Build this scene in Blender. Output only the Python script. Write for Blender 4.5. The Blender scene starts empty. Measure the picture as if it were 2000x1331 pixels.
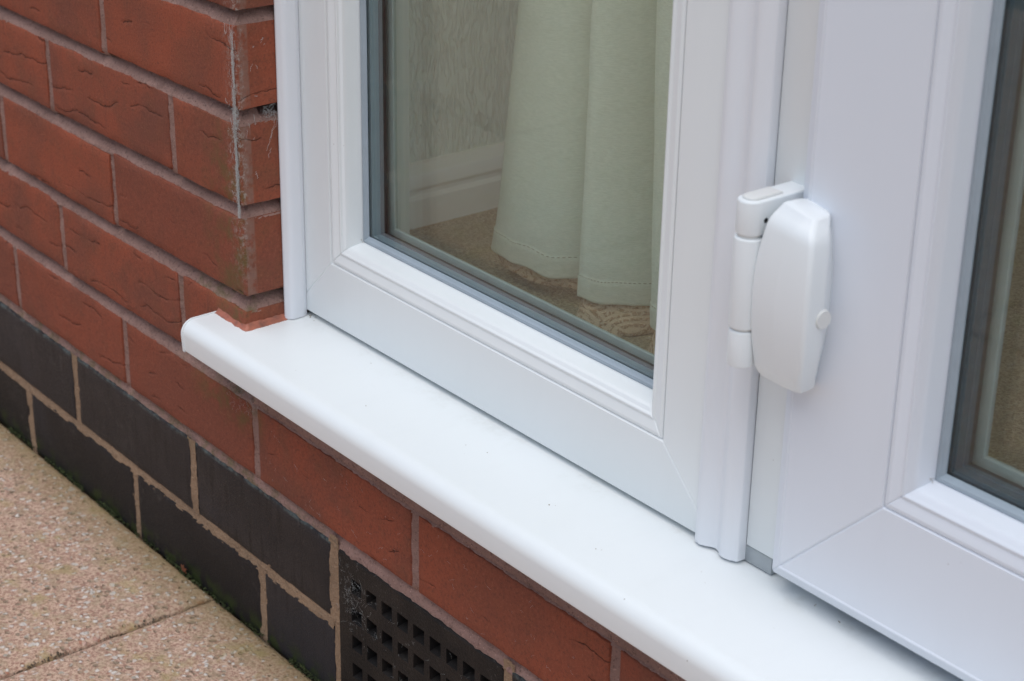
import bpy, bmesh, math, random
from mathutils import Vector, noise, Matrix
rnd = random.Random(7)
S = 0.001                                   # every builder below works in millimetres
scene = bpy.context.scene
C = scene.collection
R = math.radians

# ------------------------------------------------------------------ camera, sky, sun, exposure
cam_d = bpy.data.cameras.new('camera'); cam = bpy.data.objects.new('camera', cam_d); C.objects.link(cam)
yaw, pitch, roll = -0.88772521, -0.41927965, 0.01881121
f = Vector((math.sin(yaw)*math.cos(pitch), math.cos(yaw)*math.cos(pitch), math.sin(pitch)))
r0 = Vector((math.cos(yaw), -math.sin(yaw), 0)); u0 = r0.cross(f)
rr = r0*math.cos(roll)+u0*math.sin(roll); uu = -r0*math.sin(roll)+u0*math.cos(roll)
M = Matrix((rr, uu, -f)).transposed().to_4x4()
M.translation = Vector((1235.576, -727.352, 766.246))*S
cam.matrix_world = M
cam_d.sensor_width = 36.0; cam_d.lens = 3719.925/2000*36.0
cam_d.clip_start = 0.02; cam_d.clip_end = 500
cam_d.dof.use_dof = True; cam_d.dof.focus_distance = 1.38; cam_d.dof.aperture_fstop = 13
scene.camera = cam
world = bpy.data.worlds.new('World'); scene.world = world; world.use_nodes = True
SUN_EL, SUN_AZ = 79.0, 125.0                # azimuth: clockwise from +y, seen from above
wn = world.node_tree; bg = wn.nodes['Background']
sky = wn.nodes.new('ShaderNodeTexSky'); sky.sky_type = 'NISHITA'; sky.sun_disc = False
sky.sun_elevation = R(SUN_EL); sky.sun_rotation = R(SUN_AZ); sky.dust_density = 1.5
hs = wn.nodes.new('ShaderNodeHueSaturation'); hs.inputs['Saturation'].default_value = 0.85
wn.links.new(sky.outputs[0], hs.inputs['Color']); wn.links.new(hs.outputs[0], bg.inputs[0])
bg.inputs[1].default_value = 0.070
sun_d = bpy.data.lights.new('sun', 'SUN'); sun = bpy.data.objects.new('sun', sun_d); C.objects.link(sun)
sun_d.energy = 1.5; sun_d.angle = R(80); sun_d.color = (1.0, 0.99, 0.97)
az, el = R(SUN_AZ), R(SUN_EL)
sv = Vector((math.sin(az)*math.cos(el), math.cos(az)*math.cos(el), math.sin(el)))
sun.rotation_euler = sv.to_track_quat('Z', 'Y').to_euler()
vs = scene.view_settings
scene.display_settings.display_device = 'sRGB'
vs.view_transform = 'Standard'; vs.look = 'None'; vs.gamma = 1.0; vs.exposure = 0.96
vs.use_curve_mapping = False
scene.render.engine = 'CYCLES'
scene.cycles.max_bounces = 8; scene.cycles.diffuse_bounces = 4; scene.cycles.glossy_bounces = 4; scene.cycles.transparent_max_bounces = 16

# ------------------------------------------------------------------ node helper
class G:
    def __init__(s, name):
        s.m = bpy.data.materials.new(name); s.m.use_nodes = True
        s.t = s.m.node_tree; s.n = s.t.nodes; s.p = s.n['Principled BSDF']; s.out = s.n['Material Output']
        s.geo = s.n.new('ShaderNodeNewGeometry').outputs['Position']
    def put(s, sock, v):
        if v is None: return
        if hasattr(v, 'is_output'): s.t.links.new(v, sock)
        else:
            if isinstance(v, (tuple, list)) and len(v) == 3 and sock.type == 'RGBA': v = (*v, 1)
            sock.default_value = v
    def noise(s, vec, scale, detail=4, rough=.55, dist=0):
        n = s.n.new('ShaderNodeTexNoise'); s.put(n.inputs['Vector'], vec); n.inputs['Scale'].default_value = scale
        n.inputs['Detail'].default_value = detail; n.inputs['Roughness'].default_value = rough; n.inputs['Distortion'].default_value = dist
        return n.outputs['Fac']
    def voro(s, vec, scale, feature='F1', out='Distance', rand=1):
        n = s.n.new('ShaderNodeTexVoronoi'); n.feature = feature; s.put(n.inputs['Vector'], vec)
        n.inputs['Scale'].default_value = scale; n.inputs['Randomness'].default_value = rand
        return n.outputs[out]
    def math(s, op, a, b=None, c=None, clamp=False):
        n = s.n.new('ShaderNodeMath'); n.operation = op; n.use_clamp = clamp
        s.put(n.inputs[0], a); s.put(n.inputs[1], b); s.put(n.inputs[2], c)
        return n.outputs[0]
    def vmath(s, op, a, b):
        n = s.n.new('ShaderNodeVectorMath'); n.operation = op; s.put(n.inputs[0], a); s.put(n.inputs[1], b); return n.outputs[0]
    def sep(s, v):
        n = s.n.new('ShaderNodeSeparateXYZ'); s.put(n.inputs[0], v); return n.outputs
    def comb(s, x, y, z):
        n = s.n.new('ShaderNodeCombineXYZ'); s.put(n.inputs[0], x); s.put(n.inputs[1], y); s.put(n.inputs[2], z); return n.outputs[0]
    def rng(s, v, a, b, c=0., d=1., smooth=True):
        n = s.n.new('ShaderNodeMapRange'); n.interpolation_type = 'SMOOTHSTEP' if smooth else 'LINEAR'
        s.put(n.inputs[0], v); s.put(n.inputs[1], a); s.put(n.inputs[2], b); s.put(n.inputs[3], c); s.put(n.inputs[4], d)
        return n.outputs[0]
    def mix(s, fac, a, b, mode='MIX'):
        n = s.n.new('ShaderNodeMix'); n.data_type = 'RGBA'; n.blend_type = mode
        s.put(n.inputs[0], fac); s.put(n.inputs[6], a); s.put(n.inputs[7], b); return n.outputs[2]
    def bump(s, h, dist, strength=1., normal=None):
        n = s.n.new('ShaderNodeBump'); n.inputs['Distance'].default_value = dist; n.inputs['Strength'].default_value = strength
        s.put(n.inputs['Height'], h); s.put(n.inputs['Normal'], normal); return n.outputs[0]
    def obj_random(s): return s.n.new('ShaderNodeObjectInfo').outputs['Random']
    def set(s, color=None, rough=None, normal=None, metal=None, spec=None):
        s.put(s.p.inputs['Base Color'], color); s.put(s.p.inputs['Roughness'], rough); s.put(s.p.inputs['Normal'], normal)
        s.put(s.p.inputs['Metallic'], metal); s.put(s.p.inputs['Specular IOR Level'], spec)
        return s.m
MAT = {}
# white window plastic: faint grime, tiny stuck specks
def plastic(name, col, rough, speck=.5):
    g = G(name); pos = g.geo
    soft = g.noise(pos, 9, 3); fine = g.noise(pos, 160, 2)
    c = g.mix(g.rng(soft, .35, .75, 0, .35), col, tuple(k*v for k, v in zip(col, (.965, .965, .95))))
    px_, py_, pz_ = g.sep(pos)
    film = g.rng(g.noise(g.comb(g.math('MULTIPLY', px_, 38.), g.math('MULTIPLY', py_, 7.), g.math('MULTIPLY', pz_, 7.)), 1, 4, .65), .50, .80, 0, .12)
    c = g.mix(film, c, tuple(k*v for k, v in zip(col, (.86, .865, .85))))
    d = g.voro(pos, 42); big = g.noise(pos, 17, 2)
    sp = g.math('MULTIPLY', g.rng(d, .05, .035), g.rng(big, .66, .68))
    c = g.mix(g.math('MULTIPLY', sp, speck), c, (.20, .15, .10))
    d2 = g.voro(pos, 120); sp2 = g.math('MULTIPLY', g.rng(d2, .09, .05), g.rng(g.noise(pos, 24, 2), .69, .70))
    c = g.mix(g.math('MULTIPLY', sp2, speck*.7), c, (.25, .22, .18))
    return g.set(c, g.rng(fine, .3, .7, rough, rough+.06), g.bump(g.noise(pos, 14, 1), .0006, .12), spec=.5)
MAT['plastic'] = plastic('white_plastic', (.80, .825, .825), .34)
MAT['bluelit_plastic'] = plastic('bluelit_door_plastic', (.745, .775, .83), .34)  # blue cast of reflected light on the door, put into its base colour
MAT['sill'] = plastic('white_sill_plastic', (.81, .84, .84), .36, .9)
_m = MAT['sill'].node_tree; _p = _m.nodes['Principled BSDF']; _c = _p.inputs['Base Color'].links[0].from_socket
g = G.__new__(G); g.m = MAT['sill']; g.t = _m; g.n = _m.nodes; g.geo = g.n.new('ShaderNodeNewGeometry').outputs['Position']
_y = g.sep(g.geo)[1]       # dirt gathered along the back of the sill, against the frame
_d = g.math('MULTIPLY', g.rng(_y, .030, .062), g.rng(g.noise(g.geo, 34, 5, .7), .48, .76, 0, .30))
_m.links.new(g.mix(_d, _c, (.42, .40, .33)), _p.inputs['Base Color'])
MAT['trim'] = plastic('white_trim_plastic', (.78, .795, .825), .35)
MAT['hinge'] = plastic('hinge_powder_coat', (.80, .83, .84), .35, .15)
MAT['cap'] = plastic('hinge_cap_plastic', (.72, .72, .70), .42, .1)
# red wire-cut brick
g = G('red_brick'); pos = g.geo; rn = g.obj_random()
off = g.comb(g.math('MULTIPLY', rn, 37.0), g.math('MULTIPLY', rn, 11.0), g.math('MULTIPLY', rn, 23.0))
pp = g.vmath('ADD', pos, off); x, y, z = g.sep(pp); wx, wy, wz = g.sep(pos)
big = g.noise(pp, 11, 4, .6); mid = g.noise(pp, 55, 4, .6); grain = g.noise(pp, 420, 5, .85); dots = g.voro(pp, 420)
c = g.mix(g.rng(big, .35, .66), (.31, .080, .042), (.195, .068, .044))
c = g.mix(g.rng(mid, .45, .72, 0, .55), c, (.20, .075, .042))
c = g.mix(g.rng(rn, 0., 1., 0, .45, False), c, (.32, .080, .038))
tone = g.math('FRACT', g.math('MULTIPLY', rn, 7.31))
c = g.mix(g.rng(tone, .35, 1., 0, .5, False), c, (.18, .060, .040))
streak = g.noise(g.comb(g.math('MULTIPLY', g.math('ADD', x, y), 120.), 0., g.math('MULTIPLY', z, 12.)), 1, 3)
c = g.mix(g.rng(streak, .58, .76, 0, .3), c, (.13, .05, .038))
c = g.mix(g.rng(grain, .50, .66, 0, .7), c, (.105, .044, .032))
c = g.mix(g.rng(grain, .46, .32, 0, .5), c, (.36, .14, .085))
c = g.mix(g.rng(dots, .16, .08, 0, .35), c, (.36, .16, .09))
# wire-cut creases: thin wandering near-horizontal lines, only in places
xz = g.math('ADD', x, y)
jag = g.math('MULTIPLY', g.math('SUBTRACT', g.noise(pp, 190, 3), .5), .005)
wob = g.math('MULTIPLY', g.noise(g.comb(g.math('MULTIPLY', xz, 17.), 3.1, g.math('MULTIPLY', z, 12.)), 1, 2), .030)
zl = g.math('ADD', g.math('ADD', z, g.math('MULTIPLY', xz, -.09)), g.math('ADD', wob, jag))
crw = g.math('ABSOLUTE', g.math('SUBTRACT', g.math('FRACT', g.math('MULTIPLY', zl, 46.)), .5))
thr = g.rng(rn, 0, 1, .53, .60, False)
mn = g.noise(g.comb(g.math('MULTIPLY', xz, 21.), 7.7, g.math('MULTIPLY', z, 75.)), 1, 1)
msk = g.rng(mn, thr, g.math('ADD', thr, .06))
wid = g.rng(mn, thr, g.math('ADD', thr, .12), .008, .028)
crk = g.math('MULTIPLY', g.rng(crw, wid, .004), msk)
soft = g.math('MULTIPLY', g.rng(crw, .16, .0), msk)
c = g.mix(g.math('MULTIPLY', crk, .55), c, (.025, .012, .009))
# algae stain near the arris and below the sill horn, mortar smear along the reveal arris
st_n = g.noise(pos, 42, 4, .65)
near_arris = g.math('MULTIPLY', g.rng(wx, -.075, -.008), g.math('MULTIPLY', g.rng(wz, .345, .26), g.rng(wz, .09, .13)))
under = g.math('MULTIPLY', g.math('MULTIPLY', g.rng(wx, -.13, -.03), g.rng(wx, .03, .0)), g.math('MULTIPLY', g.rng(wz, .03, .06), g.rng(wz, .095, .08)))
alg = g.math('MULTIPLY', g.math('MULTIPLY', g.math('MAXIMUM', near_arris, under), g.rng(st_n, .40, .66)), g.rng(wy, .006, .002, .15, 1.))
c = g.mix(g.math('MULTIPLY', alg, .75), c, (.12, .10, .035))
smear = g.math('MULTIPLY', g.math('MULTIPLY', g.rng(wy, .0022, .0032), g.rng(wy, .0125, .0105)), g.math('MULTIPLY', g.rng(wx, -.004, -.002), g.rng(wz, .15, .17)))
smear = g.math('MULTIPLY', smear, g.rng(g.noise(pos, 75, 4, .65), .34, .54))
c = g.mix(g.math('MULTIPLY', smear, .62), c, (.25, .15, .115))
dust = g.math('MULTIPLY', g.rng(wx, -.024, -.001), g.math('MULTIPLY', g.rng(wy, .010, .002), g.rng(g.noise(pos, 230, 5, .8), .46, .68)))
c = g.mix(g.math('MULTIPLY', dust, g.rng(wz, .15, .26, 0, .75)), c, (.42, .40, .36))
h = g.math('ADD', g.math('MULTIPLY', grain, .35), g.math('MULTIPLY', mid, .5))
h = g.math('SUBTRACT', h, g.math('ADD', g.math('MULTIPLY', crk, 1.6), g.math('MULTIPLY', soft, .3)))
MAT['red'] = g.set(c, .88, g.bump(h, .0016, 1.), spec=.25)
# blue engineering brick
def blue_brick(nm, ca, cb, cc):
    g = G(nm); pos = g.geo; rn = g.obj_random(); off = g.comb(g.math('MULTIPLY', rn, 31.), 0., g.math('MULTIPLY', rn, 17.)); pp = g.vmath('ADD', pos, off)
    x, y, z = g.sep(pp); wx, wy, wz = g.sep(pos)
    n1 = g.noise(pp, 14, 4); n2 = g.noise(pp, 600, 3, .7); n3 = g.noise(g.comb(g.math('MULTIPLY', x, 160.), 0., g.math('MULTIPLY', z, 14.)), 1, 3)
    c = g.mix(g.rng(n1, .35, .68), ca, cb)
    c = g.mix(g.rng(rn, 0, 1, 0, .5, False), c, cc)
    c = g.mix(g.rng(n3, .52, .66, 0, .75), c, (.012, .011, .012))
    sp = g.math('MULTIPLY', g.rng(g.voro(pp, 130), .09, .05), g.rng(g.noise(pp, 40, 2), .6, .66))
    c = g.mix(g.math('MULTIPLY', sp, .7), c, (.25, .24, .22))
    pit = g.math('MULTIPLY', g.rng(g.voro(pp, 200), .13, .06), g.rng(g.noise(pp, 60, 2), .52, .6))
    c = g.mix(g.math('MULTIPLY', pit, .8), c, (.012, .011, .011))
    scf = g.math('MULTIPLY', g.rng(g.noise(pp, 90, 5, .75), .54, .70), g.rng(g.noise(pp, 9, 2), .42, .62))
    c = g.mix(g.math('MULTIPLY', scf, .6), c, (.10, .088, .08))
    blu = g.rng(g.noise(pp, 6, 2), .5, .68)
    c = g.mix(g.math('MULTIPLY', blu, .4), c, (.028, .030, .040))
    edge = g.math('MULTIPLY', g.rng(wz, -.0085, -.0062), g.rng(g.noise(pos, 95, 5, .75), .42, .62))
    c = g.mix(g.math('MULTIPLY', edge, .5), c, (.13, .16, .15))
    low = g.math('MULTIPLY', g.rng(wz, -.128, -.147), g.rng(g.noise(pos, 60, 3), .42, .6))
    c = g.mix(g.math('MULTIPLY', low, .8), c, (.03, .045, .012))
    return g.set(c, g.rng(n2, .3, .7, .36, .54), g.bump(g.math('ADD', g.math('SUBTRACT', n2, g.math('MULTIPLY', pit, 2.)), g.math('MULTIPLY', n1, 2.)), .0006, .8), spec=.22)
MAT['blue'] = blue_brick('blue_brick', (.018, .0165, .018), (.034, .029, .029), (.023, .022, .026))
MAT['blue_dark'] = blue_brick('blue_black_brick', (.009, .009, .011), (.017, .016, .018), (.011, .012, .016))
# mortars
def mortar(name, a, b, dark, stain=(.16, .14, .06)):
    g = G(name); pos = g.geo; wx, wy, wz = g.sep(pos)
    n1 = g.noise(pos, 18, 4); n2 = g.noise(pos, 380, 5, .8); n3 = g.noise(pos, 90, 4, .65)
    c = g.mix(g.rng(n1, .3, .7), a, b)
    c = g.mix(g.rng(n3, .55, .75, 0, .5), c, dark)
    c = g.mix(g.rng(n2, .52, .64, 0, .85), c, dark)
    c = g.mix(g.rng(g.voro(pos, 330), .22, .1, 0, .6), c, tuple(min(1, k*1.5) for k in a))
    st = g.math('MULTIPLY', g.math('MULTIPLY', g.rng(wx, -.16, -.03), g.rng(wx, .05, -.0)), g.math('MULTIPLY', g.rng(wz, .2, .17), g.rng(wz, .05, .07)))
    st = g.math('MAXIMUM', st, g.math('MULTIPLY', g.rng(wx, .16, .02), g.math('MULTIPLY', g.rng(wz, -.012, -.004), g.rng(wz, .012, .004))))
    c = g.mix(g.math('MULTIPLY', st, g.rng(g.noise(pos, 55, 4, .7), .42, .7, 0, .7)), c, stain)
    return g.set(c, .95, g.bump(g.math('ADD', n2, g.math('MULTIPLY', n3, 1.5)), .0022, 1.), spec=.15)
MAT['mortar'] = mortar('pink_mortar', (.42, .258, .215), (.33, .20, .165), (.19, .118, .095))
MAT['mortar_b'] = mortar('sandy_mortar', (.40, .265, .17), (.32, .215, .14), (.20, .14, .09), (.22, .19, .07))
g = G('terracotta_sealant'); n = g.noise(g.geo, 90, 4)
MAT['sealant'] = g.set(g.mix(g.rng(n, .4, .7), (.42, .135, .08), (.20, .075, .05)), .45, g.bump(n, .0008, .6))
# air brick: glazed dark clay
g = G('air_brick_clay'); pos = g.geo; n1 = g.noise(pos, 22, 4); n2 = g.noise(pos, 420, 4, .7); wx, wy, wz = g.sep(pos)
c = g.mix(g.rng(n1, .35, .65), (.020, .016, .014), (.010, .009, .009))
dst = g.math('MULTIPLY', g.rng(n2, .55, .72), g.rng(g.noise(pos, 30, 3), .45, .65))
c = g.mix(g.math('MULTIPLY', dst, .7), c, (.17, .16, .14))
MAT['air'] = g.set(c, g.rng(n2, .3, .7, .45, .65), g.bump(g.math('ADD', n1, n2), .0007, .8), spec=.25)
g = G('dark_cavity'); MAT['dark'] = g.set((.01, .009, .008), .95, spec=.1)
# paving
g = G('paving_concrete'); pos = g.geo; rn = g.obj_random(); pp = g.vmath('ADD', pos, g.comb(g.math('MULTIPLY', rn, 13.), g.math('MULTIPLY', rn, 7.), 0.))
n1 = g.noise(pp, 7, 4); n2 = g.noise(pp, 60, 5, .7); n3 = g.noise(pp, 320, 4, .75)
c = g.mix(g.rng(n3, .38, .60), (.36, .20, .15), (.66, .47, .35))
c = g.mix(g.rng(n2, .46, .64, 0, .55), c, (.40, .31, .20))
wp = g.vmath('ADD', pp, g.comb(g.math('MULTIPLY', n2, .012), g.math('MULTIPLY', g.noise(pp, 77, 3), .012), 0.))
vc = g.voro(wp, 185, out='Color'); vx = g.sep(vc)
vd = g.voro(wp, 185)
chip = g.math('MULTIPLY', g.rng(vx[0], .62, .74), g.rng(vd, .50, .22))
c = g.mix(g.math('MULTIPLY', chip, .8), c, (.82, .77, .70))
gchip = g.math('MULTIPLY', g.rng(vx[1], .72, .82), g.rng(vd, .50, .25))
c = g.mix(g.math('MULTIPLY', gchip, .6), c, (.21, .18, .12))
ochip = g.math('MULTIPLY', g.rng(vx[2], .78, .81), g.rng(vd, .46, .32))
c = g.mix(g.math('MULTIPLY', ochip, .7), c, (.46, .19, .12))
v2 = g.voro(wp, 90); v2c = g.sep(g.voro(wp, 90, out='Color'))
bigc = g.math('MULTIPLY', g.rng(v2c[0], .80, .82), g.rng(g.math('ADD', v2, g.math('MULTIPLY', n3, .3)), .46, .36))
c = g.mix(g.math('MULTIPLY', bigc, .85), c, (.64, .60, .55))
lich = g.rng(g.noise(pp, 26, 5, .7), .53, .68)
c = g.mix(g.math('MULTIPLY', lich, .55), c, (.42, .34, .15))
dk = g.rng(g.noise(pp, 75, 4, .7), .60, .70)
c = g.mix(g.math('MULTIPLY', dk, .55), c, (.12, .10, .06))
wy = g.sep(pos)[1]
c = g.mix(g.math('MULTIPLY', g.rng(g.math('ADD', wy, g.math('MULTIPLY', n2, .03)), -.05, .02), .7), c, (.24, .18, .07))
hh = g.math('ADD', g.math('ADD', n3, g.math('MULTIPLY', chip, .7)), g.math('SUBTRACT', g.math('MULTIPLY', n2, 1.2), g.math('MULTIPLY', gchip, .9)))
MAT['paving'] = g.set(c, .92, g.bump(hh, .0016, 1.), spec=.2)
g = G('garden_ground'); n = g.noise(g.geo, 3, 6, .7); n2 = g.noise(g.geo, 40, 4)
MAT['ground'] = g.set(g.mix(g.rng(n, .35, .65), (.07, .09, .03), (.16, .15, .09)), .95, g.bump(n2, .02, .6))
g = G('joint_grit'); n = g.noise(g.geo, 300, 4, .7)
MAT['grit'] = g.set(g.mix(g.rng(n, .4, .65), (.09, .07, .045), (.30, .23, .16)), .97, g.bump(n, .002, 1.))
g = G('moss'); n = g.noise(g.geo, 120, 3)
MAT['moss'] = g.set(g.mix(g.rng(n, .35, .65), (.024, .034, .008), (.055, .066, .018)), .9)
g = G('dry_leaf'); n = g.noise(g.geo, 180, 3)
MAT['leaf'] = g.set(g.mix(g.rng(n, .35, .65), (.22, .055, .022), (.12, .045, .02)), .7)
# glass, gaskets, metal
g = G('window_glass'); g.n.remove(g.p)
tr = g.n.new('ShaderNodeBsdfTransparent'); tr.inputs[0].default_value = (.972, .988, .978, 1)
gl = g.n.new('ShaderNodeBsdfGlossy'); gl.inputs['Roughness'].default_value = .0; gl.inputs['Color'].default_value = (.95, 1, .98, 1)
gn = g.n.new('ShaderNodeNewGeometry'); dp = g.n.new('ShaderNodeVectorMath'); dp.operation = 'DOT_PRODUCT'
g.t.links.new(gn.outputs['Incoming'], dp.inputs[0]); g.t.links.new(gn.outputs['Normal'], dp.inputs[1])
one = g.math('SUBTRACT', 1., g.math('ABSOLUTE', dp.outputs['Value']))
fres = g.math('ADD', .04, g.math('MULTIPLY', .96, g.math('POWER', one, 5.)))
mx = g.n.new('ShaderNodeMixShader'); g.t.links.new(fres, mx.inputs[0]); g.t.links.new(tr.outputs[0], mx.inputs[1]); g.t.links.new(gl.outputs[0], mx.inputs[2])
g.t.links.new(mx.outputs[0], g.out.inputs[0]); MAT['glass'] = g.m
def plain(name, col, rough, metal=0., amp=.12, sc=60):
    g = G(name); n = g.noise(g.geo, sc, 3)
    return g.set(g.mix(n, tuple(k*(1-amp) for k in col), tuple(k*(1+amp) for k in col)), rough, metal=metal)
MAT['gasket'] = plain('grey_gasket_rubber', (.33, .39, .44), .45)
MAT['spacer'] = plain('grey_spacer_bar', (.23, .295, .345), .5)
MAT['shaded_spacer'] = plain('shaded_spacer_bar', (.055, .09, .118), .55)  # darker copy of the spacer: shade on the door side put into colour
MAT['spacer2'] = plain('purple_grey_spacer_seal', (.15, .16, .185), .5)
MAT['butyl'] = plain('black_butyl_seal', (.022, .024, .026), .5)
MAT['igasket'] = plain('pale_inner_gasket', (.45, .50, .49), .5)
MAT['alu'] = plain('mill_aluminium', (.40, .43, .45), .42, .65)
MAT['black'] = plain('black_screw_recess', (.008, .008, .009), .6)
MAT['debris'] = plain('brown_debris', (.22, .16, .08), .9)
# indoor
g = G('lining_fabric'); pos = g.geo; x, y, z = g.sep(pos)
wv = g.noise(g.comb(g.math('MULTIPLY', x, 220.), g.math('MULTIPLY', y, 220.), g.math('MULTIPLY', z, 1500.)), 1, 3, .6)
n1 = g.noise(pos, 8, 3)
c = g.mix(g.rng(wv, .35, .65), (.72, .77, .64), (.82, .86, .73)); c = g.mix(g.rng(n1, .4, .7, 0, .3), c, (.78, .79, .65))
g.set(c, .9, g.bump(wv, .0005, .5), spec=.2)
tl = g.n.new('ShaderNodeBsdfTranslucent'); g.put(tl.inputs[0], c); ms = g.n.new('ShaderNodeMixShader'); ms.inputs[0].default_value = .22
g.t.links.new(g.p.outputs[0], ms.inputs[1]); g.t.links.new(tl.outputs[0], ms.inputs[2]); g.t.links.new(ms.outputs[0], g.out.inputs[0]); MAT['lining'] = g.m
g = G('embroidered_fabric'); pos = g.geo; x, y, z = g.sep(pos)
v = g.comb(g.math('MULTIPLY', x, 30.), 0., g.math('MULTIPLY', z, 42.))
d = g.voro(v, 1.0, rand=.35); rings = g.math('ABSOLUTE', g.math('SINE', g.math('MULTIPLY', d, 21.)))
n2 = g.noise(pos, 600, 3)
em = g.rng(rings, .55, .9); dash = g.rng(g.noise(pos, 420, 2), .42, .55); em = g.math('MULTIPLY', em, dash)
c = g.mix(em, (.62, .47, .32), (.42, .27, .15))
MAT['embroidery'] = g.set(c, .85, g.bump(g.math('ADD', em, n2), .001, .8), spec=.2)
MAT['thread'] = plain('hem_thread', (.36, .36, .25), .9)
g = G('embossed_wallpaper'); pos = g.geo; x, y, z = g.sep(pos)
wob = g.noise(g.comb(0., g.math('MULTIPLY', y, 14.), g.math('MULTIPLY', z, 14.)), 1, 3)
yy = g.math('ADD', g.math('ADD', y, x), g.math('MULTIPLY', wob, .022))
e1 = g.noise(g.comb(g.math('MULTIPLY', yy, 330.), 1.7, g.math('MULTIPLY', z, 50.)), 1, 2, .6)
e1 = g.rng(e1, .42, .62); e2 = g.noise(pos, 400, 3)
MAT['wallpaper'] = g.set(g.mix(e1, (.82, .85, .70), (.86, .89, .74)), .8, g.bump(g.math('ADD', e1, g.math('MULTIPLY', e2, .2)), .0014, 1.), spec=.25)
g = G('beige_carpet'); n1 = g.noise(g.geo, 430, 4, .7); n2 = g.noise(g.geo, 30, 4)
c = g.mix(g.rng(n1, .35, .65), (.32, .245, .14), (.60, .49, .31)); c = g.mix(g.rng(n2, .4, .7, 0, .3), c, (.40, .32, .19))
MAT['carpet'] = g.set(c, .97, g.bump(n1, .004, 1.), spec=.1)
MAT['skirting'] = plain('cream_gloss_paint', (.80, .77, .66), .35, amp=.04, sc=12)
MAT['room'] = plain('cream_wall_paint', (.80, .78, .70), .85, amp=.04, sc=6)
g = G('cobweb_silk'); g.set((.50, .50, .48), .8, spec=.2)
MAT['web'] = g.m

# ------------------------------------------------------------------ object helpers
WLOC = {}
def link(name, me, mat, parent=None, loc=(0, 0, 0), smooth=None, **props):
    if mat is not None and not me.materials: me.materials.append(MAT[mat])
    o = bpy.data.objects.new(name, me); C.objects.link(o)
    L = Vector(loc)*S; WLOC[o.name] = L
    if parent is not None:
        o.parent = parent; o.location = L-WLOC[parent.name]
    else: o.location = L
    for k, v in props.items(): o[k] = v
    return o
def thing(name, label, cat, loc=(0, 0, 0), group=None):
    o = bpy.data.objects.new(name, None); C.objects.link(o); o.empty_display_size = .02
    o.location = Vector(loc)*S; WLOC[o.name] = o.location.copy()
    o['label'] = label; o['category'] = cat; o['kind'] = 'thing'
    if group: o['group'] = group
    return o
def tag(o, label, cat, group=None):
    o['label'] = label; o['category'] = cat; o['kind'] = 'thing'
    if group: o['group'] = group
    return o
def mesh(verts, faces, name='mesh', smooth=35):
    me = bpy.data.meshes.new(name)
    me.from_pydata([(v[0]*S, v[1]*S, v[2]*S) for v in verts], [], faces)
    me.update()
    bm = bmesh.new(); bm.from_mesh(me); bmesh.ops.recalc_face_normals(bm, faces=bm.faces); bm.to_mesh(me); bm.free()
    if smooth:
        for p in me.polygons: p.use_smooth = True
        me.set_sharp_from_angle(angle=R(smooth))
    return me
def box(x0, x1, y0, y1, z0, z1, bev=0, seg=2):
    bm = bmesh.new(); bmesh.ops.create_cube(bm, size=1)
    for v in bm.verts:
        v.co = Vector(((x0+x1)/2+v.co.x*(x1-x0), (y0+y1)/2+v.co.y*(y1-y0), (z0+z1)/2+v.co.z*(z1-z0)))*S
    if bev: bmesh.ops.bevel(bm, geom=bm.edges[:], offset=bev*S, segments=seg, profile=.5, affect='EDGES')
    me = bpy.data.meshes.new('box'); bm.to_mesh(me); bm.free()
    if bev:
        for p in me.polygons: p.use_smooth = True
        me.set_sharp_from_angle(angle=R(40))
    return me
def fillet(pts, seg=5):
    """pts: (a, b, radius); returns the open polyline with rounded corners"""
    out = []
    for i, p in enumerate(pts):
        if i in (0, len(pts)-1) or len(p) < 3 or p[2] <= 0: out.append((p[0], p[1])); continue
        A, B, D = Vector(pts[i-1][:2]), Vector(p[:2]), Vector(pts[i+1][:2])
        u, v = (A-B), (D-B); ang = u.angle(v); rad = p[2]
        t = min(rad/math.tan(ang/2), u.length*.49, v.length*.49); rad = t*math.tan(ang/2)
        u.normalize(); v.normalize(); c = B+(u+v).normalized()*(rad/math.sin(ang/2))
        P, Q = B+u*t-c, B+v*t-c; tot = P.angle(Q); sgn = 1 if P.x*Q.y-P.y*Q.x > 0 else -1
        for k in range(seg+1):
            a = sgn*tot*k/seg
            out.append((c.x+P.x*math.cos(a)-P.y*math.sin(a), c.y+P.x*math.sin(a)+P.y*math.cos(a)))
    return out
def strip(sections, close=False):
    n = len(sections[0]); V = [p for s in sections for p in s]; F = []
    for i in range(len(sections)-1):
        for j in range(n-(0 if close else 1)):
            k = (j+1) % n
            F.append((i*n+j, i*n+k, (i+1)*n+k, (i+1)*n+j))
    return V, F
def member(side, prof, xl, xr, zb, zt, groove=.7, gw=1.2):
    """one mitred frame member: prof = [(s, y)], s measured inwards from the outer edge; a fine v-groove at each mitre"""
    secs = []
    for end in (0, 1):
        for o, dy in ((0, groove), (gw, 0)) if end == 0 else ((gw, 0), (0, groove)):
            sec = []
            for s, y in prof:
                a0, a1 = (xl+s, xr-s) if side in 'bt' else (zb+s, zt-s)
                a = a0+o if end == 0 else a1-o
                if side == 'b': sec.append((a, y+dy, zb+s))
                elif side == 't': sec.append((a, y+dy, zt-s))
                elif side == 'l': sec.append((xl+s, y+dy, a))
                else: sec.append((xr-s, y+dy, a))
            secs.append(sec)
    return mesh(*strip(secs), smooth=30)
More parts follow.
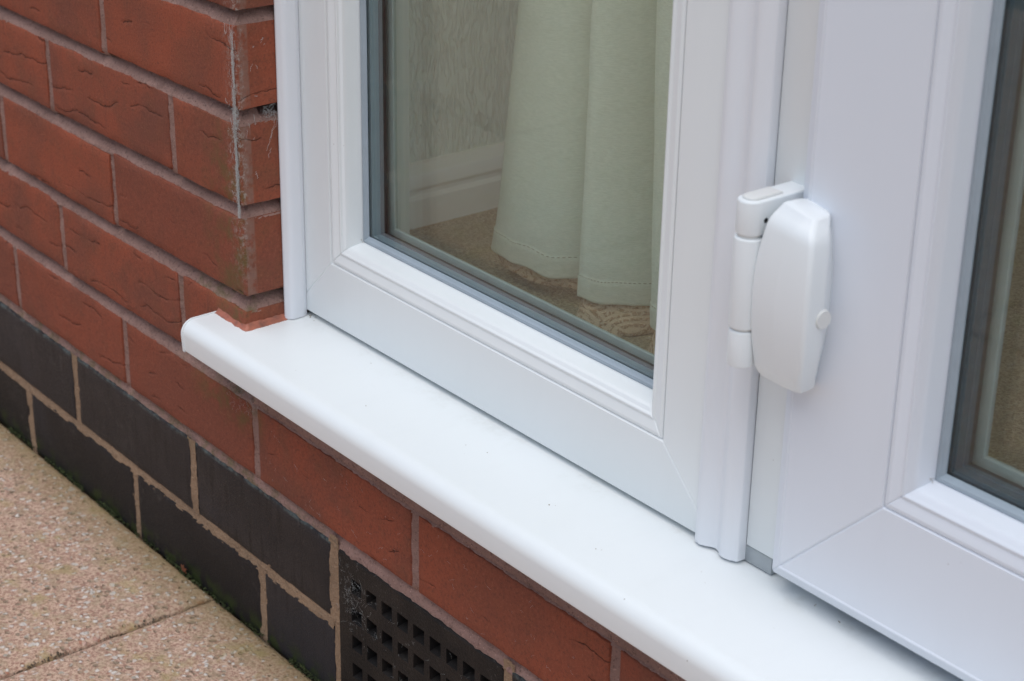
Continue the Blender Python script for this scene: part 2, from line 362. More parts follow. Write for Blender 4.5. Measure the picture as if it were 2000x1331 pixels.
def extrude_z(outline, z0, z1, bev=0, seg=3, both=True):
    bm = bmesh.new(); vs_ = [bm.verts.new(Vector((p[0], p[1], z0))*S) for p in outline]
    fc = bm.faces.new(vs_); ret = bmesh.ops.extrude_face_region(bm, geom=[fc])
    up = [e for e in ret['geom'] if isinstance(e, bmesh.types.BMVert)]
    for v in up: v.co.z = z1*S
    bmesh.ops.recalc_face_normals(bm, faces=bm.faces)
    if bev:
        ed = [e for e in bm.edges if (abs(e.verts[0].co.z-e.verts[1].co.z) < 1e-7 and (both or e.verts[0].co.z > (z0+z1)/2*S))]
        bmesh.ops.bevel(bm, geom=ed, offset=bev*S, segments=seg, profile=.5, affect='EDGES')
    me = bpy.data.meshes.new('prism'); bm.to_mesh(me); bm.free()
    for p in me.polygons: p.use_smooth = True
    me.set_sharp_from_angle(angle=R(38)); return me
def fb(x, y, z, o=3): return noise.fractal(Vector((x, y, z)), 1., 2., o)

# ------------------------------------------------------------------ ground and paving
GZ = -149
gr = link('ground', mesh([(-60000, -80000, -190), (60000, -80000, -190), (60000, 60000, -190), (-60000, 60000, -190)], [(0, 1, 2, 3)], smooth=0), 'ground', kind='structure')
pav = link('paving', mesh([(-3300, -2700, -155.5), (3300, -2700, -155.5), (3300, 0, -155.5), (-3300, 0, -155.5)], [(0, 1, 2, 3)], smooth=0), 'grit', kind='structure')
def slab_mesh(seed, n=64):
    w = 446.0; ys = []
    def coord(t): return t
    ts = [0, .35/w, 1.2/w, 2.6/w, 4.5/w, 7/w]+[7/w+(1-14/w)*k/(n-10) for k in range(1, n-10)]+[1-7/w, 1-4.5/w, 1-2.6/w, 1-1.2/w, 1-.35/w, 1]
    V = []; m = len(ts)
    for i, a in enumerate(ts):
        for j, b in enumerate(ts):
            x, y = a*w-w, -b*w
            e = min(a, 1-a, b, 1-b)*w
            zz = 0 if e > 8 else -(8-e)**2*.055
            zz += .7*fb(x*.03+seed*9, y*.03, 1)+.55*fb(x*.15+seed, y*.15, 5, 2)*(1 if e > 2 else 1.7)
            dx = 1.1*fb(x*.07, y*.07+seed, 2)+.9*fb(x*.25, y*.25, seed, 2); dy = .9*fb(x*.07+50, y*.07+seed, 2)
            fx = 1 if e < 8 else 0
            V.append((x+dx*fx, y+dy*fx, zz))
    F = [(i*m+j, i*m+j+1, (i+1)*m+j+1, (i+1)*m+j) for i in range(m-1) for j in range(m-1)]
    nb = len(V)
    ring = [i*m for i in range(m)]+[(m-1)*m+j for j in range(1, m)]+[i*m+m-1 for i in range(m-2, -1, -1)]+[j for j in range(m-2, 0, -1)]
    for q in ring: V.append((V[q][0], V[q][1], -22))
    for k in range(len(ring)):
        k2 = (k+1) % len(ring); F.append((ring[k], ring[k2], nb+k2, nb+k))
    return mesh(V, F, smooth=60)
slabs = [slab_mesh(k) for k in range(3)]
for iy in range(5):
    for ix in range(-5, 7):
        link('paving_slab', slabs[(ix*2+iy) % 3], 'paving', pav, (-77+450*ix, -2.5-450*iy, GZ+rnd.uniform(-.6, .6)))

# ------------------------------------------------------------------ brick wall
wall = thing('brick_wall', 'red brick wall on two courses of blue black bricks beneath the white window', 'wall', (-200, 0, GZ))
PITCH = 78.6
def zbase(c): return (5-c)*PITCH+5.6
BH = 66.0
def brick_mesh(w, d, h, seed, chip=1.0):
    nx = max(6, int(w/7)); nz = 10
    V = []; F = []
    xs = [i/nx for i in range(nx+1)]; zs = [j/nz for j in range(nz+1)]
    def jit(x, z, k): return fb(x*.06+seed*3.1+k*17, z*.06+k*5, seed*1.7, 3)
    for i, a in enumerate(xs):
        for j, b in enumerate(zs):
            x = 1.8+a*(w-3.6); z = 1.5+b*(h-3.0)
            e = min(a, 1-a) < 1e-6 or min(b, 1-b) < 1e-6
            y = .45*jit(x*.4, z*.4, 3)+.12*jit(x*4, z*4, 9)
            if e:
                y += .25+.35*max(0, jit(x*2.2, z*2.2, 7))*chip
            V.append((x, y, z))
    m = nz+1
    for i in range(nx):
        for j in range(nz): F.append((i*m+j, i*m+j+1, (i+1)*m+j+1, (i+1)*m+j))
    ring = [i*m for i in range(nx+1)]+[nx*m+j for j in range(1, m)]+[i*m+nz for i in range(nx-1, -1, -1)]+[j for j in range(nz-1, 0, -1)]
    prev = ring
    for k, (yy, inset) in enumerate(((.7, .55), (2.2, 0), (8, .1), (20, .1), (d, .1))):
        cur = []
        for q in ring:
            x, _, z = V[q]
            ox = -1 if x < 2 else (1 if x > w-2 else 0); oz = -1 if z < 1.7 else (1 if z > h-1.7 else 0)
            rough = .35*jit(x*1.2, z*1.2, 11)+.4*jit(x*5, z*5, 13)+.25*jit(x*12, z*12, 14) if yy < 15 else .3*jit(x, z, 11)
            cur.append(len(V))
            V.append((x+ox*(1.8-inset+rough*.8), yy+.5*jit(x, z, 15)*(yy < 5), z+oz*(1.5-inset*.9+rough)))
        for k2 in range(len(ring)):
            k3 = (k2+1) % len(ring); F.append((prev[k2], prev[k3], cur[k3], cur[k2]))
        prev = cur
    F.append(tuple(prev))
    return mesh(V, F, smooth=50)
cache = {}
def brick(x0, x1, c, mat, d=100., x_off=0):
    h = BH if mat == 'red' else 71.6
    if mat != 'red': x0 -= 1.4; x1 += 1.4
    w = x1-x0; seen = -560 < x0 < 700 and c > -1
    key = (round(w), mat, d, rnd.randrange(5)) if not seen else (round(w), mat, d, len(cache)+100)
    if key not in cache: cache[key] = brick_mesh(w, d, h, key[3] % 97, 1.2 if mat == 'red' else .6)
    z = zbase(c)-(3.2 if mat != 'red' else 0)+rnd.uniform(-.7, .7)*(1 if mat == 'red' else .4)
    tilt = 0.
    if c <= 4 and x0 > -340:
        tilt = .0135; z += 5.*(x0+340)/340*(1 if c < 4 else .8)
    elif c <= 4: tilt = 0
    y = rnd.uniform(-.5, .6)
    o = link('brick', cache[key], mat, wall, (x0+x_off, y, z)); o.rotation_euler = (rnd.uniform(-.004, .004), -tilt+rnd.uniform(-.002, .002), rnd.uniform(-.002, .002))
    return o
LEFT = -1110
perps_all = {}
TOPC = -21
for c in range(7, TOPC-1, -1):
    odd = c % 2 == 1
    ps = [(-220 if odd else -107.5)-225*k for k in range(5)]
    if c >= 5:
        ps += [(5 if odd else 117.5)+225*k for k in range(8)]
        if c >= 6: ps = [p+2.3 for p in ps]
    ps = sorted(p for p in ps if p > LEFT+40)
    perps_all[c] = ps
    xs = [LEFT]+ps+([0] if c < 5 else [1810])
    for a, b in zip(xs[:-1], xs[1:]):
        x0 = a+5 if a > LEFT else a; x1 = b-5 if b not in (0, 1810) else b
        if c in (6, 7):
            if x0 >= 120 and x1 <= 345: continue
            if c == 7 and x0 < 122 < x1: x1 = 117
            if c == 7 and x0 > 122 and x0 < 345 : x0 = max(x0, 346)
            if x1-x0 < 20: continue
        corner = (b == 0)
        brick(x0, x1, c, ('blue_dark' if c == 7 and x0 < 0 else 'blue') if c >= 6 else 'red', 53. if corner else 100.)
# right-hand pier beyond the door, above the sill
for c in range(4, TOPC-1, -1):
    xs = [1430, 1650, 1810] if c % 2 else [1430, 1537, 1762, 1810]
    for a, b in zip(xs[:-1], xs[1:]): brick(a, b-10, c, 'red', 53. if a == 1430 else 100.)
def prof_depth(t, hw, edge, deep): return edge+(deep-edge)*max(0, 1-(t/hw)**2)
def bed_depth(t, hw, edge, deep):           # weathered bed joint: nearly flush below, deep under the brick above
    k = min(1, max(0, (t+hw)/(2*hw))); return edge*(.55+.45*k)+(deep-edge)*(k**1.15)
def sweep(path, normals, hw, edge, deep, seed, zc, extra=None, wob=.8):
    """mortar strip along a horizontal path (bed joint) with a tooled hollow"""
    secs = []
    for (x, y), (nx_, ny_) in zip(path, normals):
        sec = []
        for k in range(11):
            t = -hw*1.25+hw*2.5*k/10
            dd = bed_depth(t, hw, edge, deep)
            dd += wob*fb(x*.05+seed, y*.05+t*.05, seed*2.3)+.8*fb(x*.3, t*.4+y*.3, seed)
            if extra: dd += extra(x, y, t)
            zz = zc(x) if callable(zc) else zc
            sec.append((x+nx_*dd, y+ny_*dd, zz+t))
        secs.append(sec)
    return strip(secs)
def merge(parts):
    V, F = [], []
    for v, fc in parts:
        n = len(V); V += v; F += [tuple(i+n for i in q) for q in fc]
    return V, F
red_parts, blue_parts = [], []
def lift(x, c): return (5.*min(1, max(0, (x+340)/340))*(1 if c < 4 else .8)) if c <= 4 else 0
for c in range(7, TOPC-1, -1):      # bed joint above course c
    top = c-1
    zc0 = zbase(c)+BH+(PITCH-BH)/2
    fine = c >= -1
    step = 4 if fine else 25
    if c >= 5:
        path = [(x, 0) for x in range(LEFT, 1811, step)]; nrm = [(0, 1)]*len(path)
        zf = (lambda x, z0=zc0, c=c: z0+(lift(x, c-1)*.5 if c == 5 and x < 0 else 0))
    else:
        path = [(x, 0) for x in range(LEFT, -3, step)]+[(-.8, 0)]; nrm = [(0, 1)]*(len(path)-1)+[(-.6, 1)]
        path += [(0, .8)]+[(0, y) for y in range(4, 53, 3)]; nrm += [(-1, .6)]+[(-1, 0)]*len(range(4, 53, 3))
        zf = (lambda x, z0=zc0, c=c: z0+lift(x, c))
    ex = None
    if c == 2 : ex = lambda x, y, t: (16 if y > 24 and t > -3 else 0)
    hw = 6.4 if c < 6 else (6.0 if c == 6 else 5.5)
    deep = 13.0 if c < 6 else (6. if c == 6 else 1.5)
    if c == 7: zc0 = -78.3
    if c == 6: zc0 = .3
    if c == 5:          # mortar bed filling the space under the sill board
        pass
    if c == 7:
        keep = [i for i, q in enumerate(path) if q[0] > 346]; pr_ = [path[i] for i in keep]
        blue_parts.append(sweep(pr_, [(0, 1)]*len(pr_), hw, .8, deep, 5.1, zf)); path = [q for q in path if q[0] < 121]; nrm = nrm[:len(path)]
    (blue_parts if c == 7 else red_parts).append(sweep(path, nrm, hw, 2.4 if c < 7 else .5, deep, c*3.7, zf, ex))
for c in range(7, TOPC-1, -1):      # perpend joints
    for p in perps_all[c]:
        if c in (6, 7) and 119 < p < 350 and not (c == 6 and p < 125): continue
        z0, z1 = zbase(c)-4, zbase(c)+BH+4
        secs = []; hw = 5.2
        n = 20 if c > -2 else 4
        for i in range(n+1):
            z = z0+(z1-z0)*i/n; sec = []
            zl = lift(p, c)
            for k in range(9):
                t = -hw*1.35+hw*2.7*k/8
                dd = prof_depth(t, hw, 1.9 if c < 6 else .55, 3.6 if c < 6 else .3)+.7*fb(p+t*.1, z*.06, c)+.4*fb(p+t*.5, z*.4, c)
                if c < 6 and (i == 0 or i == n): dd += 3
                sec.append((p+t, dd, z+zl))
            secs.append(sec)
        (blue_parts if c >= 6 else red_parts).append(strip(secs))
# perp beside the air brick, bed on which the sill is packed
secs = []
for i in range(41):
    z = -152+(154)*i/40
    secs.append([(120.2+t+(.9*fb(z*.05, 3, 1) if abs(t) < 5 else 0), prof_depth(t, 4, .6, 1.5)+.6*fb(z*.08, t*.2, 4), z) for t in (-6, -4, -2, 0, 2, 4, 6)])
blue_parts.append(strip(secs))
secs = []
for i in range(41):
    z = -152+(154)*i/40
    secs.append([(344.5+t, prof_depth(t, 4, .8, 2)+.8*fb(z*.08, t*.2, 9), z) for t in (-6, -4, -2, 0, 2, 4, 6)])
blue_parts.append(strip(secs))
secs = []
for i in range(0, 441):
    x = 3+i*4.1
    secs.append([(x, 1.6+.35*fb(x*.25, z*.25, 2)+(5.0 if z < 71.5 else 0), z) for z in (71, 74, 77, 80, 84, 88, 92, 97, 104, 112, 122, 133)])
red_parts.append(strip(secs))
link('mortar', mesh(*merge(red_parts), smooth=60), 'mortar', wall)
link('mortar', mesh(*merge(blue_parts), smooth=60), 'mortar_b', wall)
# backing behind the facing bricks, left of and below the window
link('wall_core', box(LEFT, -75, 101, 215, GZ-20, 2080), 'mortar', wall)
link('wall_core', box(-74, 1810, 101, 215, GZ-20, 132), 'mortar', wall)
link('wall_core', box(LEFT, 1810, 22, 99, GZ-40, GZ-8), 'mortar_b', wall)
link('wall_core', box(1500, 1810, 101, 215, 133, 2080), 'mortar', wall)

# ------------------------------------------------------------------ air brick
ab = thing('air_brick', 'dark clay air brick with rows of square holes below the sill', 'air brick', (232, 0, GZ))
X0, X1, Z1, Z0 = 125.2, 339.5, -6.0, -150.0
cols = [151.6+21.0*k for k in range(9) if 151.6+21*k < X1-12]
rows = [-31.6-26.4*k for k in range(5)]
hx, hz = 7.0, 6.6
bx = [X0+2.5]; [bx.extend((q-hx, q+hx)) for q in cols]; bx.append(X1-2.5)
bz = [Z0]; [bz.extend((q-hz, q+hz)) for q in sorted(rows)]; bz.append(Z1-2.2)
bm = bmesh.new(); grid = {}
def gv(i, j, y):
    k = (i, j, y)
    if k not in grid:
        jx = .55*fb(bx[i]*.2, bz[j]*.2, 3); jz = .55*fb(bx[i]*.2+9, bz[j]*.2, 5)
        if i in (0, len(bx)-1): jx = 0
        zz = bz[j]+jz
        grid[k] = bm.verts.new(Vector((bx[i]+jx, y+(.35*fb(bx[i]*.05, bz[j]*.05, 1) if y < 1 else 0), zz))*S)
    return grid[k]
for i in range(len(bx)-1):
    for j in range(len(bz)-1):
        if i % 2 == 1 and j % 2 == 1:
            a = [gv(i, j, 0), gv(i+1, j, 0), gv(i+1, j+1, 0), gv(i, j+1, 0)]
            cc = [(bx[i], bz[j]), (bx[i+1], bz[j]), (bx[i+1], bz[j+1]), (bx[i], bz[j+1])]
            # each hole tapers and its floor slopes up towards the back
            mx_, mz_ = (bx[i]+bx[i+1])/2, (bz[j]+bz[j+1])/2
            b = [bm.verts.new(Vector((mx_+(q[0]-mx_)*.86, 9, mz_+(q[1]-mz_)*.9+(1.6 if k < 2 else 0)))*S) for k, q in enumerate(cc)]
            e_ = [bm.verts.new(Vector((mx_+(q[0]-mx_)*.8, 40, mz_+(q[1]-mz_)*.8+4))*S) for k, q in enumerate(cc)]
            for k in range(4):
                bm.faces.new((a[k], a[(k+1) % 4], b[(k+1) % 4], b[k])); bm.faces.new((b[k], b[(k+1) % 4], e_[(k+1) % 4], e_[k]))
        else: bm.faces.new((gv(i, j, 0), gv(i+1, j, 0), gv(i+1, j+1, 0), gv(i, j+1, 0)))
# rounded outer edge
bl = [gv(i, len(bz)-1, 0) for i in range(len(bx))]
prev = bl
for (yy, dz) in ((.5, 1.3), (2.2, 2.1), (30, 2.2)):
    cur = [bm.verts.new(Vector((bx[i], yy, Z1-2.2+dz+.5*fb(bx[i]*.15, 2, 2)))*S) for i in range(len(bx))]
    for i in range(len(bx)-1): bm.faces.new((prev[i], prev[i+1], cur[i+1], cur[i]))
    prev = cur
for i0, sgn in ((0, -1), (len(bx)-1, 1)):
    prev = [gv(i0, j, 0) for j in range(len(bz))]
    for (yy, dx) in ((.5, 1.6), (2.2, 2.4), (30, 2.5)):
        cur = [bm.verts.new(Vector((bx[i0]+sgn*dx, yy, bz[j]))*S) for j in range(len(bz))]
        for j in range(len(bz)-1): bm.faces.new((prev[j], prev[j+1], cur[j+1], cur[j]))
        prev = cur
bmesh.ops.recalc_face_normals(bm, faces=bm.faces)
me = bpy.data.meshes.new('air_brick_face'); bm.to_mesh(me); bm.free()
link('grille', me, 'air', ab)
link('cavity_back', box(X0, X1, 41, 60, Z0, Z1), 'dark', ab)

# ------------------------------------------------------------------ sill
SZ = 139.6
sl = thing('window_sill', 'white plastic window sill with rounded front edge running along the brick wall', 'window sill', (600, -10, 113))
SX0, SX1 = -45.0, 1476.0
prof = fillet([(-31.5, 135, 0), (-31.0, 113.5, .6), (-33.4, 113, .8), (-35, SZ, 11.5), (0, SZ+.3, 0)], 9)
secs = [[(x, y, z) for y, z in prof] for x in (SX0, SX1)]
V, F = strip(secs)
pl, pr = 0.6, 1429.4
n0 = len(V)
V += [(pl, 0, SZ+.3), (pl, 75, SZ+1), (pr, 75, SZ+1), (pr, 0, SZ+.3), (SX0, 0, SZ+.3), (SX1, 0, SZ+.3)]
F += [(n0, n0+1, n0+2, n0+3)]
# underside plate
V += [(SX0, -31.5, 134.6), (SX1, -31.5, 134.6), (SX1, 0, 134.6), (SX0, 0, 134.6)]
F += [(n0+6, n0+7, n0+8, n0+9)]
link('sill_board', mesh(V, F, smooth=30), 'sill', sl)
cap = fillet([(-.3, 112.2, 0), (-34.3, 112.2, 1.0), (-35.9, SZ+.7, 12.2), (-.3, SZ+.9, 0)], 9)
for xa, xb in ((SX0-1.8, SX0+.05), (SX1-.05, SX1+1.8)):
    secs = [[(x, y, z) for y, z in cap] for x in (xa, xa+.0001 if xa < 0 else xb-.0001)]
    o_ = [(xa, y, z) for y, z in cap]; i_ = [(xb, y, z) for y, z in cap]
    m = len(cap); V = o_+i_; F = [tuple(range(m)), tuple(range(2*m-1, m-1, -1))]+[(k, (k+1) % m, m+(k+1) % m, m+k) for k in range(m)]
    link('end_cap', mesh(V, F, smooth=30), 'sill', sl)

# sealant fillet where the sill meets the brick corner
secs = []
path = [(-44.5+k*1.5, 0, 0, -1) for k in range(30)]+[(0, 0, .75, -.75)]+[(0, .8+k*1.5, 1, 0) for k in range(25)]
for i, (x, y, nx_, ny_) in enumerate(path):
    w = 3.9+.9*fb(i*.21, 1, 2)+.6*fb(i*.7, 4, 2); hgt = 4.4+1.0*fb(i*.25, 7, 2)
    sec = []
    for a, b in ((-.3, 1.1), (.12, .92), (.22, .6), (.45, .34), (.8, .14), (1.0, .02), (1.02, -.15)):
        sec.append((x+nx_*w*a, y+ny_*w*a, SZ+.4+hgt*b))
    secs.append(sec)
tag(link('sealant_bead', mesh(*strip(secs), smooth=60), 'sealant'), 'terracotta sealant bead around the brick corner on the white sill', 'sealant')

# ------------------------------------------------------------------ fixed window
FRZ = 2085.0
win = thing('window', 'fixed white framed side window beside the brick reveal, cream curtain behind its glass', 'window', (238, 90, 145))
wx = (-11.0, 486.0, 145.0, FRZ)
frame_prof = fillet([(0, 125, 0), (0, 55, 1.0), (52.6, 55, .5), (53.6, 56.4, .3), (54.6, 58, 0)], 4)
bead_prof = fillet([(54.0, 58, 0), (54.4, 55.6, .5), (57, 55.1, 2), (63.6, 57.2, 2), (65.6, 56.0, 1.3), (67.4, 57.8, 1.2), (70.8, 60.2, 8), (75.0, 73.2, .8), (75.2, 75, 0)], 5)
inner_prof = fillet([(0, 125, 0), (60, 125, 1), (66, 124, 2), (75, 104, .6), (75, 99, 0)], 3)
gask_prof = fillet([(74.6, 72.2, 0), (76, 71.6, .7), (79.3, 73.3, .5), (79.4, 75.2, 0)], 3)
def glazing(parent, fx, s0, y0, mats, kd=1.):
    """the parts that hold the sealed glass unit; s0, y0 = where the bead meets the glass"""
    xl, xr, zb, zt = fx
    gp = [(s0-.4, y0-1.0), (s0+1.0, y0-1.9), (s0+2.6, y0-1.6), (s0+3.2, y0-.7), (s0+5.2, y0+.2), (s0+5.4, y0+1*kd)]
    sp1 = [(s0-4, y0+4.6*kd), (s0+4.4, y0+4.6*kd), (s0+4.7, y0+5.0*kd), (s0+4.4, y0+7*kd), (s0+4.7, y0+7.4*kd), (s0+4.4, y0+9.6*kd), (s0+4.4, y0+12.4*kd)]
    sp2 = [(s0+4.4, y0+12.45*kd), (s0+5.0, y0+12.8*kd), (s0+5.0, y0+15.8*kd), (s0+4.4, y0+16.2*kd)]
    sp3 = [(s0+4.2, y0+16.25*kd), (s0+4.2, y0+19.5*kd), (s0-4, y0+19.6*kd)]
    ig = [(s0-2, y0+23.7*kd), (s0+7.0, y0+23.8*kd), (s0+7.6, y0+24.6*kd), (s0+6.6, y0+27.6*kd), (s0-2, y0+27.6*kd)]
    for sd in 'lbrt':
        link('gasket', member(sd, gp, *fx, groove=.2, gw=.6), 'gasket', parent)
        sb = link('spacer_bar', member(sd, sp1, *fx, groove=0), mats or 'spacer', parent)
        link('edge_seal', member(sd, sp2, *fx, groove=0), mats or 'spacer2', sb)
        link('edge_seal', member(sd, sp3, *fx, groove=0), 'butyl', sb)
        link('gasket', member(sd, ig, *fx, groove=.2), 'igasket', parent)
    for k in (1.1, 19.9*kd):
        link('glass_pane', box(xl+s0-3, xr-s0+3, y0+k, y0+k+3.4, zb+s0-3, zt-s0+3), 'glass', parent)
for sd, nm in (('l', 'jamb'), ('b', 'bottom_rail'), ('r', 'mullion'), ('t', 'top_rail')):
    p_ = link(nm, member(sd, frame_prof, *wx), 'plastic', win)
    link('inner_face', member(sd, inner_prof, *wx, groove=-.5), 'plastic', p_)
    link('glazing_bead', member(sd, bead_prof, *wx, groove=.9, gw=1.0), 'plastic', win)
glazing(win, wx, 75.0, 73.2, None)
# rounded trim in the brick corner
tp = fillet([(-.2, 54.9, 0), (-.1, 36.0, .3), (1.5, 35.6, 2), (7.4, 39.5, 7), (7.0, 50.5, 6), (5.0, 54.7, .3), (4.7, 54.9, 0)], 8)
V, F = strip([[(x, y, z) for x, y in tp] for z in (SZ+1.4, FRZ)]); m = len(tp); F.append(tuple(range(m)))
link('cover_trim', mesh(V, F, smooth=40), 'trim', win)
# moulded strip over the joint between window and door frame
k_ = [(470, 56), (470, 53.2), (472, 51.4), (476, 50.4), (480.5, 51.6), (485, 54.3), (488, 54.8), (491, 53.8), (494.5, 51.3), (498.5, 50.5), (503, 51.6), (506.5, 53.4), (508, 55.0), (508.2, 61)]
ms_ = []
for i in range(len(k_)-1):
    p0, p1, p2, p3 = k_[max(i-1, 0)], k_[i], k_[i+1], k_[min(i+2, len(k_)-1)]
    for q in range(4):
        t = q/4
        ms_.append(tuple(.5*((2*p1[a])+(-p0[a]+p2[a])*t+(2*p0[a]-5*p1[a]+4*p2[a]-p3[a])*t*t+(-p0[a]+3*p1[a]-3*p2[a]+p3[a])*t**3) for a in (0, 1)))
ms_.append(k_[-1])
V, F = strip([[(x, y, z+(.35*fb(x*.5, 1, 3) if z < 200 else 0)) for x, y in ms_] for z in (142.6, FRZ)]); m = len(ms_)
F.append(tuple(range(m)))
link('cover_trim', mesh(V, F, smooth=50), 'trim', win)

# ------------------------------------------------------------------ door frame and door
dfm = thing('door_post', 'white frame post with a grey metal foot between the moulded strip and the door', 'door post', (525, 90, 143))
def fr_box(nm, *a, mat='plastic', bev=.6, par=None): return link(nm, box(*a, bev=bev), mat, par or dfm)
link('backing', box(487, 512, 62.2, 120, 153.6, FRZ-1), 'gasket', dfm)
fr_box('jamb', 508.75, 575, 60.4, 125, 153.6, FRZ)
fr_box('jamb', 1368, 1430, 61.6, 125, 153.6, FRZ)
fr_box('head', 576, 1367, 61.6, 125, 2030, FRZ)
link('foot_plate', box(490, 531.3, 60.8, 80, 141.6, 153.2, bev=.3), 'alu', dfm)
link('threshold', box(490, 1430, 82, 124, 143.4, 153.0, bev=.3), 'alu', dfm)
link('sill_packer', box(-8, 1428, 74.5, 124, SZ+1.2, 143.2), 'dark', dfm)
door = thing('door', 'white plastic framed glazed door with a large hinge, at the right', 'door', (970, 80, 158))
dx = (541.5, 1400.0, 153.5, 2045.0)
sash_prof = fillet([(0, 61, 0), (0, 50.2, 1.0), (1.4, 48.6, 2.), (7.4, 46.4, .4), (8.0, 44.6, .5), (9.6, 44.3, .6), (10.6, 45, .5), (83.6, 45, .4), (84.5, 46.3, .3), (85.3, 48, 0)], 4)
dbead = fillet([(84.8, 48, 0), (85.2, 45.6, .5), (88.0, 45.1, 2), (94.6, 47.2, 2), (96.6, 46.0, 1.3), (98.4, 47.8, 1.2), (101.8, 50.2, 8), (106.0, 63.2, .8), (106.2, 65, 0)], 5)
dinner = fillet([(0, 61, 0), (14, 61.4, 0), (14, 115, 1), (94, 115, 2), (106, 102, .6), (106, 97, 0)], 3)
stiles = {}
for sd, nm in (('l', 'stile'), ('b', 'bottom_rail'), ('r', 'stile'), ('t', 'top_rail')):
    p_ = link(nm, member(sd, sash_prof, *dx, groove=.9, gw=1.6), 'bluelit_plastic', door)
    link('inner_face', member(sd, dinner, *dx, groove=-.5), 'bluelit_plastic', p_)
    link('glazing_bead', member(sd, dbead, *dx, groove=.6, gw=1.0), 'bluelit_plastic', door)
glazing(door, dx, 106.0, 63.2, 'shaded_spacer', 1.3)
# hinge: three-knuckle barrel on a tongue, big curved cover over the leaf
HX, HY, HR = 529.5, 20.5, 8.2
def stadium(rad, yb, n=18, cx=HX, cy=HY):
    return [(cx-rad, yb)]+[(cx-rad*math.cos(math.pi*k/n), cy-rad*math.sin(math.pi*k/n)) for k in range(n+1)]+[(cx+rad, yb)]
def circ(rad, n=28, cx=HX, cy=HY): return [(cx+rad*math.cos(2*math.pi*k/n), cy+rad*math.sin(2*math.pi*k/n)) for k in range(n)]
hinge = link('hinge', extrude_z(stadium(HR, 61), 382, 403, 1.3), 'hinge', door)
link('knuckle', extrude_z(stadium(HR+.5, 47), 324.2, 380.2, 1.0), 'hinge', hinge)
link('knuckle', extrude_z(circ(HR-.1), 300, 322.6, .9), 'hinge', hinge)
link('bush', extrude_z(circ(HR-1.3), 316, 384), 'cap', hinge)
link('hinge_cap', extrude_z(stadium(5.6, 40, cy=HY+.5), 402.2, 404.6, .9, both=False), 'cap', hinge)
def disc(cx, cy, cz, rad, nrm, mat, thick, name, sy=1.):
    bm = bmesh.new(); bmesh.ops.create_cone(bm, cap_ends=True, segments=28, radius1=rad*S, radius2=rad*.86*S, depth=thick*S)
    rot = Vector(nrm).to_track_quat('Z', 'Y').to_matrix().to_4x4()
    bmesh.ops.transform(bm, matrix=Matrix.Translation(Vector((cx, cy, cz))*S) @ rot @ Matrix.Diagonal((sy, 1, 1, 1)), verts=bm.verts)
    me = bpy.data.meshes.new(name); bm.to_mesh(me); bm.free()
    for p in me.polygons: p.use_smooth = True
    me.set_sharp_from_angle(angle=R(50)); return link(name, me, mat, hinge)
disc(HX+HR+.02, 24.6, 391.0, 1.7, (1, 0, 0), 'black', .5, 'grub_screw')
def cover_sections():
    secs = []
    ts = [-1+2*k/36 for k in range(37)]
    ends = [(-1, .80), (-1, .92), (-1, .975)]+[(t, 1) for t in ts]+[(1, .965), (1, .90), (1, .76)]
    zc_, hz_ = 348.0, 53.0
    for i, (t, k) in enumerate(ends):
        z = zc_+hz_*t
        n_ = len(ends)
        z += {0: -2.3, 1: -1.8, 2: -.9, n_-1: 2.6, n_-2: 2.0, n_-3: 1.0}.get(i, 0)
        q_ = abs(t)**2.4
        yf = 16.0+(8.5*t*t if t < 0 else 6.5*t*t)+(2.5*max(0, (-t-.88)/.12) if t < 0 else 0)+6.0*max(0, (t-.82)/.18)**2
        xl = 537.4+(6.0*q_ if t > 0 else 0)
        cr_ = 4.0*max(0, (t-.78)/.22)**2
        xr = 581.4-(6.0 if t > 0 else 9.5)*q_-cr_
        o = fillet([(xl+5, 46, 0), (xl+1, yf+12, 3), (xl, yf+.8, 1.8), (xl+20, yf-.4, 14), (xr, yf, 3.6), (xr-.5, yf+15, 8), (xr-9, 46, 0)], 7)
        cx = (xl+xr)/2; sec = []
        # bottom runs obliquely: lower on the right
        for x, y in o:
            sx = cx+(x-cx)*(k if k < 1 else 1); sy = 46+(y-46)*(k if k < 1 else 1)
            zz = z-5.0*(x-xl)/40*max(0, t)**3
            sec.append((sx, sy, zz))
        secs.append(sec)
    return secs
secs = cover_sections(); V, F = strip(secs); m = len(secs[0])
F += [tuple(range(m)), tuple(range(len(V)-m, len(V)))]
link('hinge_cover', mesh(V, F, smooth=42), 'hinge', hinge)
disc(581.0, 30.4, 343.4, 6.2, (1, -.05, 0), 'cap', 3.0, 'screw_cap', 1.0)

# ------------------------------------------------------------------ room behind the glass
FZ = 166.0
XW = -66.0
link('floor_carpet', mesh([(-70, 126, FZ), (2200, 126, FZ), (2200, 4200, FZ), (-70, 4200, FZ)], [(0, 1, 2, 3)], smooth=0), 'carpet', kind='structure')
link('wall_interior', box(XW-6, XW, 126, 4200, FZ-30, 2080), 'wallpaper', kind='structure')
link('wall_interior', box(-66, 2200, 4200, 4210, FZ-30, 2080), 'room', kind='structure')
link('wall_interior', box(2200, 2210, 126, 4200, FZ-30, 560), 'room', kind='structure')  # unseen side wall, built around an invented opening that brightens the room
link('wall_interior', box(2200, 2210, 126, 420, 560, 2080), 'room', kind='structure')
link('wall_interior', box(2200, 2210, 3700, 4200, 560, 2080), 'room', kind='structure')
link('wall_interior', box(1432, 2200, 216, 226, FZ-30, 2080), 'room', kind='structure')
link('ceiling', box(-1110, 2210, 10, 4210, 2086, 2110), 'room', kind='structure')
